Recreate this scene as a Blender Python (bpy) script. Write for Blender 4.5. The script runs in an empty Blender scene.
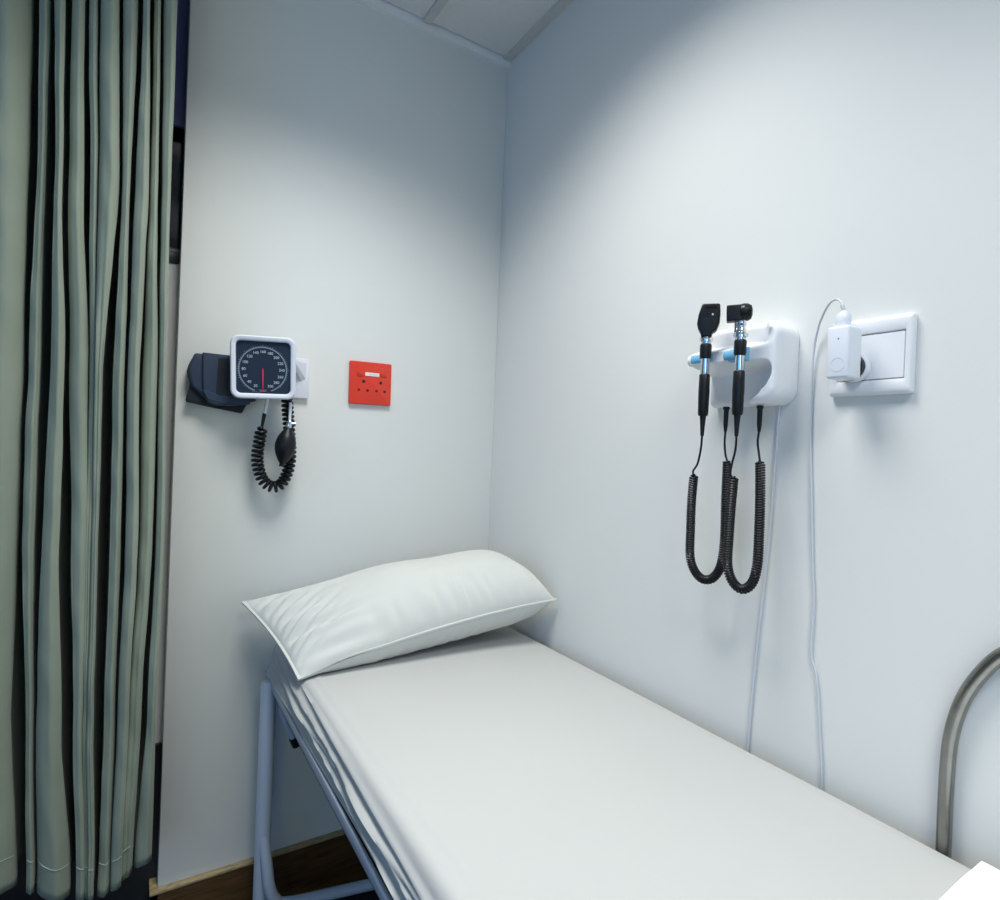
import bpy, bmesh, math
from mathutils import Vector, Matrix, noise

SC = bpy.context.scene
COL = SC.collection
PI = math.pi
LIFT = 0.045            # floor finish below the levelling datum used for the heights
ORG = {}

# ------------------------------------------------------------------ materials
def mat(name, col, rough=0.5, metal=0.0, bump=0.0, bscale=200.0, var=0.0, vscale=6.0,
        spec=0.5, sheen=0.0, coat=0.0, stretch=None):
    m = bpy.data.materials.new(name)
    m.use_nodes = True
    nt = m.node_tree
    b = nt.nodes['Principled BSDF']
    b.inputs['Roughness'].default_value = rough
    b.inputs['Metallic'].default_value = metal
    b.inputs['Specular IOR Level'].default_value = spec
    b.inputs['Sheen Weight'].default_value = sheen
    b.inputs['Coat Weight'].default_value = coat
    tc = nt.nodes.new('ShaderNodeTexCoord')
    src = tc.outputs['Object']
    if stretch:
        mp = nt.nodes.new('ShaderNodeMapping')
        mp.inputs['Scale'].default_value = stretch
        nt.links.new(src, mp.inputs['Vector'])
        src = mp.outputs['Vector']
    n = nt.nodes.new('ShaderNodeTexNoise')
    n.inputs['Scale'].default_value = vscale
    n.inputs['Detail'].default_value = 5
    nt.links.new(src, n.inputs['Vector'])
    r = nt.nodes.new('ShaderNodeValToRGB')
    r.color_ramp.elements[0].position = 0.3
    r.color_ramp.elements[1].position = 0.7
    r.color_ramp.elements[0].color = [c * (1 - var) for c in col] + [1]
    r.color_ramp.elements[1].color = [min(1, c * (1 + var)) for c in col] + [1]
    nt.links.new(n.outputs['Fac'], r.inputs['Fac'])
    nt.links.new(r.outputs['Color'], b.inputs['Base Color'])
    if bump:
        n2 = nt.nodes.new('ShaderNodeTexNoise')
        n2.inputs['Scale'].default_value = bscale
        n2.inputs['Detail'].default_value = 3
        nt.links.new(src, n2.inputs['Vector'])
        bp = nt.nodes.new('ShaderNodeBump')
        bp.inputs['Strength'].default_value = bump
        bp.inputs['Distance'].default_value = 0.002
        nt.links.new(n2.outputs['Fac'], bp.inputs['Height'])
        nt.links.new(bp.outputs['Normal'], b.inputs['Normal'])
    return m

M = {}
M['wall'] = mat('wall_paint', (0.74, 0.745, 0.72), 0.6, bump=0.05, bscale=260, var=0.012, vscale=3)
M['ceiling'] = mat('ceiling_tile', (0.72, 0.73, 0.72), 0.8, bump=0.1, bscale=400, var=0.02, vscale=60)
M['trim'] = mat('white_trim', (0.78, 0.79, 0.78), 0.4, var=0.01)
M['bar'] = mat('grid_bar', (0.56, 0.58, 0.55), 0.45, var=0.01)
M['floor'] = mat('floor_vinyl', (0.014, 0.018, 0.026), 0.45, bump=0.1, bscale=150, var=0.35, vscale=120)
M['wood'] = mat('skirting_wood', (0.085, 0.042, 0.013), 0.35, bump=0.08, bscale=60, var=0.45, vscale=9,
                stretch=(1.5, 1.5, 22), coat=0.3)
M['woodedge'] = mat('skirting_edge', (0.36, 0.27, 0.14), 0.35, var=0.35, vscale=30, stretch=(2, 8, 8), coat=0.3)
M['curtain'] = mat('curtain_cloth', (0.245, 0.285, 0.222), 0.8, bump=0.12, bscale=900, var=0.05, vscale=12, sheen=0.15)
M['thread'] = mat('pale_thread', (0.42, 0.47, 0.42), 0.8)
M['sheet'] = mat('bed_sheet_cotton', (0.475, 0.48, 0.468), 0.85, bump=0.06, bscale=700, var=0.012, vscale=5)
M['pillow'] = mat('pillow_cotton', (0.61, 0.62, 0.585), 0.85, bump=0.06, bscale=700, var=0.012, vscale=6)
M['linen'] = mat('crisp_white_linen', (0.90, 0.91, 0.91), 0.85, bump=0.08, bscale=500, var=0.01)
M['black_vinyl'] = mat('black_vinyl', (0.012, 0.013, 0.015), 0.45, var=0.1)
M['bed_metal'] = mat('powder_coated_metal', (0.46, 0.515, 0.605), 0.38, bump=0.03, bscale=400, var=0.02)
M['steel'] = mat('brushed_steel', (0.27, 0.27, 0.255), 0.26, metal=1.0, bump=0.05, bscale=300, var=0.12, vscale=40)
M['chrome'] = mat('chrome', (0.75, 0.77, 0.8), 0.14, metal=1.0, var=0.03)
M['white_plastic'] = mat('white_plastic', (0.80, 0.81, 0.83), 0.32, var=0.008)
M['lilac_plastic'] = mat('pale_grey_plastic', (0.72, 0.74, 0.82), 0.35, var=0.008)
M['adapter'] = mat('adapter_plastic', (0.75, 0.78, 0.84), 0.35, var=0.008)
M['red'] = mat('red_plastic', (0.72, 0.045, 0.022), 0.33, var=0.03)
M['hole'] = mat('dark_hole', (0.01, 0.008, 0.008), 0.7)
M['label'] = mat('label_white', (0.85, 0.82, 0.82), 0.5)
M['label_ink'] = mat('label_ink', (0.45, 0.42, 0.5), 0.6)
M['black'] = mat('black_plastic', (0.007, 0.008, 0.010), 0.36, var=0.1, spec=0.3)
M['rubber'] = mat('black_rubber', (0.006, 0.007, 0.009), 0.42, var=0.15, spec=0.3)
M['navy'] = mat('navy_nylon', (0.016, 0.033, 0.072), 0.7, bump=0.2, bscale=900, var=0.12, sheen=0.1)
M['navy2'] = mat('dark_nylon', (0.007, 0.011, 0.022), 0.8, bump=0.3, bscale=700, var=0.15)
M['dial'] = mat('dial_slate', (0.015, 0.028, 0.052), 0.6, var=0.04, spec=0.2)
M['dial_mark'] = mat('dial_marks', (0.55, 0.62, 0.68), 0.5)
M['dial_ring'] = mat('dial_scale', (0.20, 0.25, 0.31), 0.5)
M['needle'] = mat('needle_red', (0.75, 0.03, 0.07), 0.45)
M['pink'] = mat('dial_print', (0.42, 0.16, 0.2), 0.5)
M['tube'] = mat('milky_tube', (0.68, 0.71, 0.72), 0.3, var=0.02)
M['blue'] = mat('blue_insert', (0.19, 0.48, 0.72), 0.35, var=0.02)
M['cable'] = mat('grey_white_cable', (0.58, 0.62, 0.68), 0.4)
M['pane'] = mat('dark_glass', (0.02, 0.03, 0.045), 0.08, var=0.05)
M['blind'] = mat('navy_blind', (0.15, 0.20, 0.45), 0.7, var=0.12, vscale=8, stretch=(1, 1, 0.2))
M['frame'] = mat('window_frame', (0.03, 0.034, 0.04), 0.4)

def emis(name, col, s):
    m = bpy.data.materials.new(name)
    m.use_nodes = True
    b = m.node_tree.nodes['Principled BSDF']
    b.inputs['Base Color'].default_value = (0.8, 0.8, 0.8, 1)
    b.inputs['Emission Color'].default_value = col + (1,)
    b.inputs['Emission Strength'].default_value = s
    return m

# ------------------------------------------------------------------ shape helpers
def sm(a, b_, t):
    t = max(0, min(1, (t - a) / (b_ - a)))
    return t * t * (3 - 2 * t)
def new():
    return bmesh.new()

def quad_grid(bm, rows, close_u=False, close_v=False):
    """rows: list of lists of Vector -> faces"""
    vs = [[bm.verts.new(p) for p in r] for r in rows]
    n, k = len(vs), len(vs[0])
    for i in range(n if close_v else n - 1):
        for j in range(k if close_u else k - 1):
            a, b = vs[i][j], vs[i][(j + 1) % k]
            c, d = vs[(i + 1) % n][(j + 1) % k], vs[(i + 1) % n][j]
            try:
                bm.faces.new((a, b, c, d))
            except ValueError:
                pass
    return vs

def box(bm, a, b, bev=0.0, seg=2, mtx=None):
    lo = [min(a[i], b[i]) for i in range(3)]
    hi = [max(a[i], b[i]) for i in range(3)]
    t = bmesh.new()
    bmesh.ops.create_cube(t, size=1)
    for v in t.verts:
        v.co = Vector([(lo[i] + hi[i]) / 2 + v.co[i] * (hi[i] - lo[i]) for i in range(3)])
    if bev:
        bmesh.ops.bevel(t, geom=t.edges[:], offset=bev, segments=seg, profile=0.5, affect='EDGES')
    merge(bm, t, mtx)

def merge(bm, t, mtx=None):
    if mtx is not None:
        bmesh.ops.transform(t, matrix=mtx, verts=t.verts)
    me = bpy.data.meshes.new('tmp')
    t.to_mesh(me)
    t.free()
    bm.from_mesh(me)
    bpy.data.meshes.remove(me)

def prism(bm, pts, y0, y1, bev=0.0, seg=2, mtx=None):
    """outline pts (x,z) extruded from y0 (front, smaller) to y1"""
    t = bmesh.new()
    f = [t.verts.new((x, y0, z)) for x, z in pts]
    k = [t.verts.new((x, y1, z)) for x, z in pts]
    n = len(pts)
    ff = t.faces.new(f)
    fb = t.faces.new(k[::-1])
    for i in range(n):
        t.faces.new((f[i], k[i], k[(i + 1) % n], f[(i + 1) % n]))
    bmesh.ops.recalc_face_normals(t, faces=t.faces)
    if bev:
        eds = list({e for e in list(ff.edges) + list(fb.edges)})
        bmesh.ops.bevel(t, geom=eds, offset=bev, segments=seg, profile=0.5, affect='EDGES')
    merge(bm, t, mtx)

def rrect(cx, cz, w, h, r, n=6):
    out = []
    for qx, qz, a0 in ((1, 1, 0), (-1, 1, PI / 2), (-1, -1, PI), (1, -1, 1.5 * PI)):
        for i in range(n + 1):
            a = a0 + i / n * PI / 2
            out.append((cx + qx * (w / 2 - r) + r * math.cos(a), cz + qz * (h / 2 - r) + r * math.sin(a)))
    return out

def circ(cx, cz, r, n=24):
    return [(cx + r * math.cos(2 * PI * i / n), cz + r * math.sin(2 * PI * i / n)) for i in range(n)]

def ring(bm, outer, inner, y0, y1, mtx=None):
    """frame between two outlines of equal count, front y0, back y1, with softened front"""
    t = bmesh.new()
    n = len(outer)
    def mixp(k):
        return [(o[0] * (1 - k) + i[0] * k, o[1] * (1 - k) + i[1] * k) for o, i in zip(outer, inner)]
    d = (y1 - y0)
    prof = [(0.0, y1), (0.0, y0 + d * .35), (0.08, y0 + d * .12), (0.25, y0), (0.7, y0), (0.92, y0 + d * .12), (1.0, y0 + d * .4), (1.0, y1)]
    rows = [[Vector((x, y, z)) for x, z in mixp(k)] for k, y in prof]
    quad_grid(t, rows, close_u=True)
    bmesh.ops.recalc_face_normals(t, faces=t.faces)
    merge(bm, t, mtx)

def catmull(pts, sub=8):
    pts = [Vector(p) for p in pts]
    out = []
    n = len(pts)
    for i in range(n - 1):
        p0 = pts[max(i - 1, 0)]; p1 = pts[i]; p2 = pts[i + 1]; p3 = pts[min(i + 2, n - 1)]
        for s in range(sub):
            t = s / sub
            out.append(0.5 * ((2 * p1) + (p2 - p0) * t + (2 * p0 - 5 * p1 + 4 * p2 - p3) * t * t
                              + (-p0 + 3 * p1 - 3 * p2 + p3) * t ** 3))
    out.append(pts[-1])
    return out

def resample(path, step):
    L = [0.0]
    for a, b in zip(path, path[1:]):
        L.append(L[-1] + (b - a).length)
    n = max(2, int(L[-1] / step))
    out = []
    j = 0
    for i in range(n + 1):
        s = L[-1] * i / n
        while j < len(L) - 2 and L[j + 1] < s:
            j += 1
        d = L[j + 1] - L[j]
        out.append(path[j].lerp(path[j + 1], (s - L[j]) / d if d > 1e-9 else 0))
    return out, L[-1]

def frames(path):
    T = []
    n = len(path)
    for i in range(n):
        T.append((path[min(i + 1, n - 1)] - path[max(i - 1, 0)]).normalized())
    ref = Vector((1, 0, 0)) if abs(T[0].x) < 0.8 else Vector((0, 1, 0))
    N = [(ref - T[0] * ref.dot(T[0])).normalized()]
    for i in range(1, n):
        v = N[-1] - T[i] * N[-1].dot(T[i])
        N.append(v.normalized())
    return T, N

def tube(bm, path, r, n=10, cap=True, mtx=None):
    """r: number or list per point"""
    path = [Vector(p) for p in path]
    T, N = frames(path)
    rr = r if isinstance(r, (list, tuple)) else [r] * len(path)
    t = bmesh.new()
    rows = []
    for p, tt, nn, q in zip(path, T, N, rr):
        b = tt.cross(nn)
        rows.append([p + (nn * math.cos(2 * PI * k / n) + b * math.sin(2 * PI * k / n)) * q for k in range(n)])
    vs = quad_grid(t, rows, close_u=True)
    if cap:
        t.faces.new(vs[0][::-1])
        t.faces.new(vs[-1])
    bmesh.ops.recalc_face_normals(t, faces=t.faces)
    merge(bm, t, mtx)

def coil(path, R, pitch, seg=10, taper=True):
    """helix of radius R around path"""
    pts, L = resample(path, pitch / seg)
    T, N = frames(pts)
    out = []
    n = len(pts)
    for i, (p, tt, nn) in enumerate(zip(pts, T, N)):
        b = tt.cross(nn)
        s = L * i / (n - 1)
        a = 2 * PI * s / pitch
        k = min(1.0, s / (pitch * 1.0), (L - s) / (pitch * 1.0)) if taper else 1
        q = R * max(k, 0.02)
        out.append(p + (nn * math.cos(a) + b * math.sin(a)) * q)
    return out

def lathe(bm, prof, c, n=20, mtx=None, axis='z'):
    """prof: list of (r, h) ; revolves about an axis through c"""
    t = bmesh.new()
    rows = []
    for r, h in prof:
        row = []
        for k in range(n):
            a = 2 * PI * k / n
            x, y = max(r, 1e-5) * math.cos(a), max(r, 1e-5) * math.sin(a)
            if axis == 'z': row.append(Vector((c[0] + x, c[1] + y, c[2] + h)))
            elif axis == 'y': row.append(Vector((c[0] + x, c[1] + h, c[2] + y)))
            else: row.append(Vector((c[0] + h, c[1] + x, c[2] + y)))
        rows.append(row)
    vs = quad_grid(t, rows, close_u=True)
    t.faces.new(vs[0][::-1])
    t.faces.new(vs[-1])
    bmesh.ops.recalc_face_normals(t, faces=t.faces)
    merge(bm, t, mtx)

def text_mesh(bm, s, size, mtx):
    cu = bpy.data.curves.new('t', 'FONT')
    cu.body = s
    cu.size = size
    cu.align_x = 'CENTER'
    cu.align_y = 'CENTER'
    cu.extrude = size * 0.03
    o = bpy.data.objects.new('t', cu)
    COL.objects.link(o)
    dg = bpy.context.evaluated_depsgraph_get()
    me = bpy.data.meshes.new_from_object(o.evaluated_get(dg))
    t = bmesh.new()
    t.from_mesh(me)
    merge(bm, t, mtx)
    bpy.data.objects.remove(o)
    bpy.data.curves.remove(cu)
    bpy.data.meshes.remove(me)

def obj(name, bm, m, parent=None, loc=None, smooth=True, angle=40, solid=0.0, subsurf=0):
    """links the bmesh (world coordinates) as ONE mesh object"""
    org = Vector(ORG[parent.name]) if parent else Vector(loc or (0, 0, 0))
    for v in bm.verts:
        v.co -= org
    me = bpy.data.meshes.new(name)
    bm.to_mesh(me)
    bm.free()
    me.materials.append(m)
    if smooth:
        me.shade_smooth()
        me.set_sharp_from_angle(angle=math.radians(angle))
    o = bpy.data.objects.new(name, me)
    COL.objects.link(o)
    if parent:
        o.parent = parent
    else:
        o.location = org
    ORG[o.name] = tuple(org)
    if solid:
        md = o.modifiers.new('thickness', 'SOLIDIFY')
        md.thickness = solid
        md.offset = 0
    if subsurf:
        md = o.modifiers.new('smooth', 'SUBSURF')
        md.levels = md.render_levels = subsurf
    return o

def thing(name, label, cat, loc, group=None):
    o = bpy.data.objects.new(name, None)
    o.empty_display_size = 0.05
    COL.objects.link(o)
    o.location = loc
    ORG[o.name] = tuple(loc)
    tag(o, label, cat, group)
    return o

def tag(o, label, cat, group=None):
    o['label'] = label
    o['category'] = cat
    if group:
        o['group'] = group

def struct(name, bm, m, **k):
    o = obj(name, bm, m, **k)
    o['kind'] = 'structure'
    return o

# ------------------------------------------------------------------ the room
FZ = -LIFT
CZ = 2.40
EX = -0.885          # free end of the back wall
AY = 0.05            # plane of the alcove wall behind the curtain
WX, WY = -3.2, -3.7
PT = 0.05            # thickness of the back wall

b = new(); box(b, (WX - .1, WY - .1, FZ - .06), (0.12, AY + .1, FZ)); struct('floor', b, M['floor'], smooth=False)
b = new(); box(b, (EX, 0, FZ), (0.0, PT, 2.6), bev=.002); struct('wall_back', b, M['wall'])
b = new(); box(b, (0, WY, FZ), (0.12, AY + .1, 2.6)); struct('wall_right', b, M['wall'], smooth=False)
SILL = 1.605
WXR = -.5
b = new()
box(b, (WX, AY, FZ), (0, AY + .1, SILL)); box(b, (WX, AY, 2.34), (0, AY + .1, 2.6)); box(b, (WX, AY, SILL), (-2.3, AY + .1, 2.34)); box(b, (WXR, AY, SILL), (0, AY + .1, 2.34))
struct('wall_alcove', b, M['wall'], smooth=False)
b = new(); box(b, (WX - .1, WY, FZ), (WX, AY + .1, .85)); box(b, (WX - .1, WY, 2.15), (WX, AY + .1, 2.6))
box(b, (WX - .1, WY, .85), (WX, -2.9, 2.15)); box(b, (WX - .1, -1.3, .85), (WX, AY + .1, 2.15))
struct('wall_left', b, M['wall'], smooth=False)
b = new(); box(b, (WX - .1, WY - .1, FZ), (0.12, WY, .85)); box(b, (WX - .1, WY - .1, 2.15), (0.12, WY, 2.6))
box(b, (WX - .1, WY - .1, .85), (-3.0, WY, 2.15)); box(b, (-1.4, WY - .1, .85), (0.12, WY, 2.15))
struct('wall_front', b, M['wall'], smooth=False)

# ceiling of lay-in tiles, edge trims and grid bars
b = new()
xs = [-0.003, -0.277, -0.301, -0.877, -0.901, -1.477, -1.501, -2.077, -2.101, -2.677, -2.701, WX]
ys = [-0.019, -0.408, -0.432, -1.008, -1.032, -1.608, -1.632, -2.208, -2.232, -2.808, -2.832, WY]
box(b, (WX, WY, CZ + .004), (-0.003, -0.018, CZ + .02))
box(b, (WX, -0.018, CZ + .004), (EX - .02, AY, CZ + .02)); box(b, (EX - .02, PT, CZ + .004), (0, AY, CZ + .02))
struct('ceiling', b, M['ceiling'], smooth=False)
n_trim = [0]
def trim(bm, m):
    n_trim[0] += 1
    return struct('trim_%d' % n_trim[0], bm, m, smooth=False)
b = new(); box(b, (EX, -0.013, CZ - .020), (0, 0, CZ + .008)); trim(b, M['trim'])
b = new(); box(b, (-0.027, WY, CZ - .004), (0, -0.013, CZ + .006)); trim(b, M['bar'])
for x in (-0.289, -0.889, -1.489, -2.089, -2.689):
    b = new(); box(b, (x - .012, WY, CZ - .004), (x + .012, -0.019, CZ + .006)); trim(b, M['bar'])
for y in (-0.42, -1.02, -1.62, -2.22, -2.82):
    b = new(); box(b, (WX, y - .012, CZ - .003), (-0.027, y + .012, CZ + .005)); trim(b, M['bar'])

# skirting, returned round the free end of the back wall
b = new()
box(b, (EX - .016, -0.016, FZ), (0, 0, .098)); box(b, (EX - .016, -0.016, FZ), (EX, PT, .098))
struct('baseboard_back', b, M['wood'], smooth=False)
b = new()
box(b, (EX - .017, -0.018, .098), (0, 0, .1055), bev=.002); box(b, (EX - .017, 0, .098), (EX, PT, .1055), bev=.002)
struct('trim_20', b, M['woodedge'])
b = new(); box(b, (WX, AY - .012, FZ), (EX - .016, AY, .43)); box(b, (EX - .016, AY - .012, .106), (EX, AY, .43)); struct('alcove_shade_panel', b, M['black_vinyl'], smooth=False)  # near-black panel standing in for the shade behind and under the curtain
b = new(); box(b, (-0.016, WY, FZ), (0, -0.018, .10)); struct('baseboard_right', b, M['wood'], smooth=False)

# dark window with a blind, in the alcove behind the curtain
w = bpy.data.objects.new('window_1', None); COL.objects.link(w); w.location = (-1.6, AY, SILL); w['kind'] = 'structure'
ORG['window_1'] = (-1.6, AY, SILL)
wc, ww = (-2.3 + WXR) / 2, 2.3 + WXR
b = new(); ring(b, rrect(wc, (SILL + 2.34) / 2, ww, 2.34 - SILL, .004, 2), rrect(wc, (SILL + 2.34) / 2, ww - .08, 2.26 - SILL, .004, 2), AY + .006, AY + .05)
obj('window_frame', b, M['frame'], w)
b = new(); box(b, (-2.3, AY + .05, SILL), (WXR, AY + .06, 2.34)); obj('pane', b, M['pane'], w, smooth=False)
b = new()
box(b, (-2.28, AY + .006, 1.945), (WXR - .02, AY + .010, 2.33)); box(b, (-2.28, AY + .002, 1.935), (WXR - .02, AY + .014, 1.950))
obj('blind', b, M['blind'], w, smooth=False)
b = new(); box(b, (-2.32, AY - .004, SILL - .004), (EX - .001, AY + .05, SILL + .02), bev=.001); obj('window_sill', b, M['frame'], w)
# daylight window in the left wall, opposite the right wall
w = bpy.data.objects.new('window_2', None); COL.objects.link(w); w.location = (WX, -2.1, .85); w['kind'] = 'structure'
ORG['window_2'] = (WX, -2.1, .85)
b = new()
for y0, y1, z0, z1 in ((-2.9, -2.85, .85, 2.15), (-1.35, -1.3, .85, 2.15), (-2.85, -1.35, .85, .9), (-2.85, -1.35, 2.1, 2.15), (-2.12, -2.08, .9, 2.1)):
    box(b, (WX - .07, y0, z0), (WX - .02, y1, z1), bev=.003)
obj('window_frame', b, M['trim'], w)

w = bpy.data.objects.new('added_window_3', None); COL.objects.link(w); w.location = (-2.2, WY, .85); w['kind'] = 'structure'  # unseen front window, added to carry the fill light below
ORG['added_window_3'] = (-2.2, WY, .85)
b = new()
for x0, x1, z0, z1 in ((-3.0, -2.95, .85, 2.15), (-1.45, -1.4, .85, 2.15), (-2.95, -1.45, .85, .9), (-2.95, -1.45, 2.1, 2.15), (-2.22, -2.18, .9, 2.1)):
    box(b, (x0, WY - .07, z0), (x1, WY - .02, z1), bev=.003)
obj('window_frame', b, M['trim'], w)

# two surface-mounted ceiling lamps
LAMPS = [(-.62, -.78, 10.8, 'square white surface-mounted ceiling lamp nearest the back wall'),
         (-.66, -1.94, 10.7, 'square white surface-mounted ceiling lamp over the foot of the narrow bed')]
DIFF = emis('lamp_diffuser', (1, .985, .97), .35)
LW = LH = .576
for LX, LY, k_, lab in LAMPS:
    lt = thing('ceiling_light', lab, 'lamp', (LX, LY, CZ), 'square ceiling lamps')
    b = new(); ring(b, rrect(0, 0, LW, LH, .004, 2), rrect(0, 0, LW - .05, LH - .05, .004, 2), -.012, .026,
                    Matrix.Translation((LX, LY, CZ - .030)) @ Matrix.Rotation(PI / 2, 4, 'X'))
    obj('lamp_frame', b, M['trim'], lt)
    b = new(); box(b, (LX - LW / 2 + .02, LY - LH / 2 + .02, CZ - .034), (LX + LW / 2 - .02, LY + LH / 2 - .02, CZ - .028))
    obj('diffuser', b, DIFF, lt, smooth=False)

# ------------------------------------------------------------------ curtain
LEV = [
(2.024,[-1.232,-1.151,-1.139,-1.123,-1.115,-1.100,-1.089,-1.071,-1.063,-1.051,-1.045,-1.016,-1.008,-0.985,-0.975,-0.965,-0.956,-0.946,-0.939,-0.917]),
(1.677,[-1.224,-1.149,-1.133,-1.123,-1.105,-1.096,-1.086,-1.064,-1.052,-1.042,-1.038,-1.006,-0.999,-0.988,-0.978,-0.956,-0.952,-0.940,-0.931,-0.917]),
(1.326,[-1.216,-1.147,-1.137,-1.121,-1.102,-1.082,-1.074,-1.045,-1.042,-1.032,-1.031,-1.021,-1.003,-0.985,-0.978,-0.960,-0.953,-0.929,-0.925,-0.914]),
(0.973,[-1.208,-1.145,-1.136,-1.120,-1.106,-1.081,-1.061,-1.039,-1.038,-1.030,-1.028,-1.020,-0.999,-0.982,-0.972,-0.952,-0.948,-0.927,-0.919,-0.906]),
(0.617,[-1.199,-1.146,-1.120,-1.111,-1.105,-1.067,-1.047,-1.034,-1.032,-1.026,-1.024,-1.016,-0.998,-0.981,-0.975,-0.958,-0.956,-0.935,-0.923,-0.909]),
(0.298,[-1.192,-1.129,-1.111,-1.101,-1.096,-1.044,-1.033,-1.021,-1.020,-1.013,-1.012,-1.005,-0.998,-0.980,-0.977,-0.961,-0.960,-0.942,-0.937,-0.907]),
]
FRONT = [-.205, -.195, -.21, -.20, -.198, -.204, -.20, -.206, -.192, -.19]
def section(z):
    """plan of the curtain at height z: list of (x, y)"""
    if z >= LEV[0][0]: xs_ = LEV[0][1]
    elif z <= LEV[-1][0]: xs_ = LEV[-1][1]
    else:
        for (za, A), (zb, B) in zip(LEV, LEV[1:]):
            if zb <= z <= za:
                t = (za - z) / (za - zb)
                t = t * t * (3 - 2 * t) * .6 + t * .4
                xs_ = [p + (q - p) * t for p, q in zip(A, B)]
                break
    pts = []
    # pleats further left, outside the view
    for k in range(7, 0, -1):
        xl = xs_[0] - .095 * k
        yf = -.20 + .01 * math.sin(k * 2.1)
        pts += [(xl - .012, yf + .075), (xl, yf + .02), (xl + .018, yf), (xl + .045, yf + .002), (xl + .062, yf + .03)]
    nf = len(xs_) // 2
    for i in range(nf):
        l, r = xs_[2 * i], xs_[2 * i + 1]
        w = r - l
        yf = FRONT[i] + .006 * noise.noise(Vector((i * 3.1, z * 1.7, 0)))
        gap = l - (xs_[2 * i - 1] if i else l - .03)
        gapr = (xs_[2 * i + 2] - r) if i < nf - 1 else .01
        d = max(.0016, min(.15, (gap - .0014) * 13))
        dr = max(.0016, min(.15, (gapr - .0014) * 13))
        pts.append((l - gap * .5, yf + d))
        e, er = min(d * .5, .006 + .45 * w), min(dr * .5, .006 + .45 * w)
        q = min(.006, w * .2)
        pts += [(l + q * min(1, d / .08), yf + d * .5 + e * .4), (l, yf + e), (l + w * .16, yf + e * .35), (l + w * .42, yf + .001),
                (l + w * .66, yf - .001), (r - w * .12, yf + er * .35), (r, yf + er), (r - q * min(1, dr / .08), yf + dr * .5 + er * .4)]
    pts.append((xs_[-1] - .004, FRONT[-1] + .05))
    return pts
HEM = [(-2.0, .33), (-1.3, .335), (-1.142, .325), (-1.074, .286), (-1.019, .263), (-.987, .257), (-.961, .269), (-.922, .292), (-.8, .295)]
def hem(x):
    for (xa, za), (xb, zb) in zip(HEM, HEM[1:]):
        if xa <= x <= xb:
            return za + (zb - za) * (x - xa) / (xb - xa)
    return .3
def curtain_row(t):
    base = catmull([(x, y, 0) for x, y in section(.3)], 4)
    hz = [hem(p.x) for p in base]
    zc = .29 + (2.385 - .29) * t
    sec = catmull([(x, y, 0) for x, y in section(zc)], 4)
    row = []
    for p, h in zip(sec, hz):
        z = h + (2.385 - h) * t
        w = .005 * noise.noise(Vector((p.x * 14, 3.0, z * 5))) + .0028 * noise.noise(Vector((p.x * 36, 8.0, z * 13 + p.x * 30)))
        row.append(Vector((p.x + w * .3, p.y + w, z)))
    return row
cur = thing('privacy_curtain', 'long pleated grey-green fabric curtain hanging at the left', 'curtain', (-1.25, -.19, .25))
b = new()
NR = 130
quad_grid(b, [curtain_row(i / NR) for i in range(NR + 1)])
obj('fabric', b, M['curtain'], cur, angle=80, solid=.0016)
row = curtain_row(.030)
run = []
def flush():
    global run
    if len(run) > 2:
        sb = new(); tube(sb, run, .0007, 5); obj('hem_stitching', sb, M['thread'], cur)
    run = []
for p in row:                       # thread shows only on the outward faces of the pleats
    if p.y < -.178 and p.x > -1.3 and p.x < -.945: run.append(p + Vector((0, -.0016, 0)))
    else: flush()
flush()
b = new()
edge = []
for i in range(NR + 1):
    e = curtain_row(i / NR)[-6]
    edge.append(e + Vector((.0015, .0, 0)))
tube(b, edge, .0013, 6)
obj('edge_binding', b, M['thread'], cur)
b = new(); box(b, (WX + .02, -.20, 2.385), (EX - .02, -.165, CZ + .002), bev=.002)
obj('curtain_track', b, M['trim'], cur)

# ------------------------------------------------------------------ bed
BT = .671                # top of the sheet
HEAD, FOOT = -.03, -1.93
bed = thing('examination_bed', 'narrow metal framed examination bed along the right wall', 'bed', (-.34, -.98, FZ))
RX = -.664
b = new()
box(b, (RX, FOOT, .570), (RX + .006, HEAD, .592), bev=.0015); box(b, (RX, FOOT, .570), (RX + .035, HEAD, .575), bev=.0015)
obj('side_rail', b, M['bed_metal'], bed)
b = new()
box(b, (-.034, FOOT, .570), (-.028, HEAD, .592), bev=.0015); box(b, (-.06, FOOT, .570), (-.028, HEAD, .575), bev=.0015)
obj('side_rail', b, M['bed_metal'], bed)
for y0, y1 in ((HEAD - .006, HEAD), (FOOT, FOOT + .006)):
    b = new(); box(b, (RX + .006, y0, .570), (-.034, y1, .591), bev=.0015); obj('end_rail', b, M['bed_metal'], bed)
b = new(); box(b, (RX + .0065, FOOT + .0065, .5755), (-.0345, HEAD - .0065, .5855), bev=.002); obj('base_panel', b, M['black_vinyl'], bed)
for x in (-.667, -.034):
    for y in (-.085, -1.85):
        zt = .590 if x < -.5 else .568
        b = new(); tube(b, [(x, y, FZ + .02), (x, y, zt - .007), (x, y, zt)], [.0185, .0185, .015], 18); lg = obj('leg', b, M['bed_metal'], bed)
        b = new(); lathe(b, [(.015, .03), (.022, .026), (.023, 0)], (x, y, FZ), 16); obj('rubber_foot', b, M['rubber'], lg)
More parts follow.
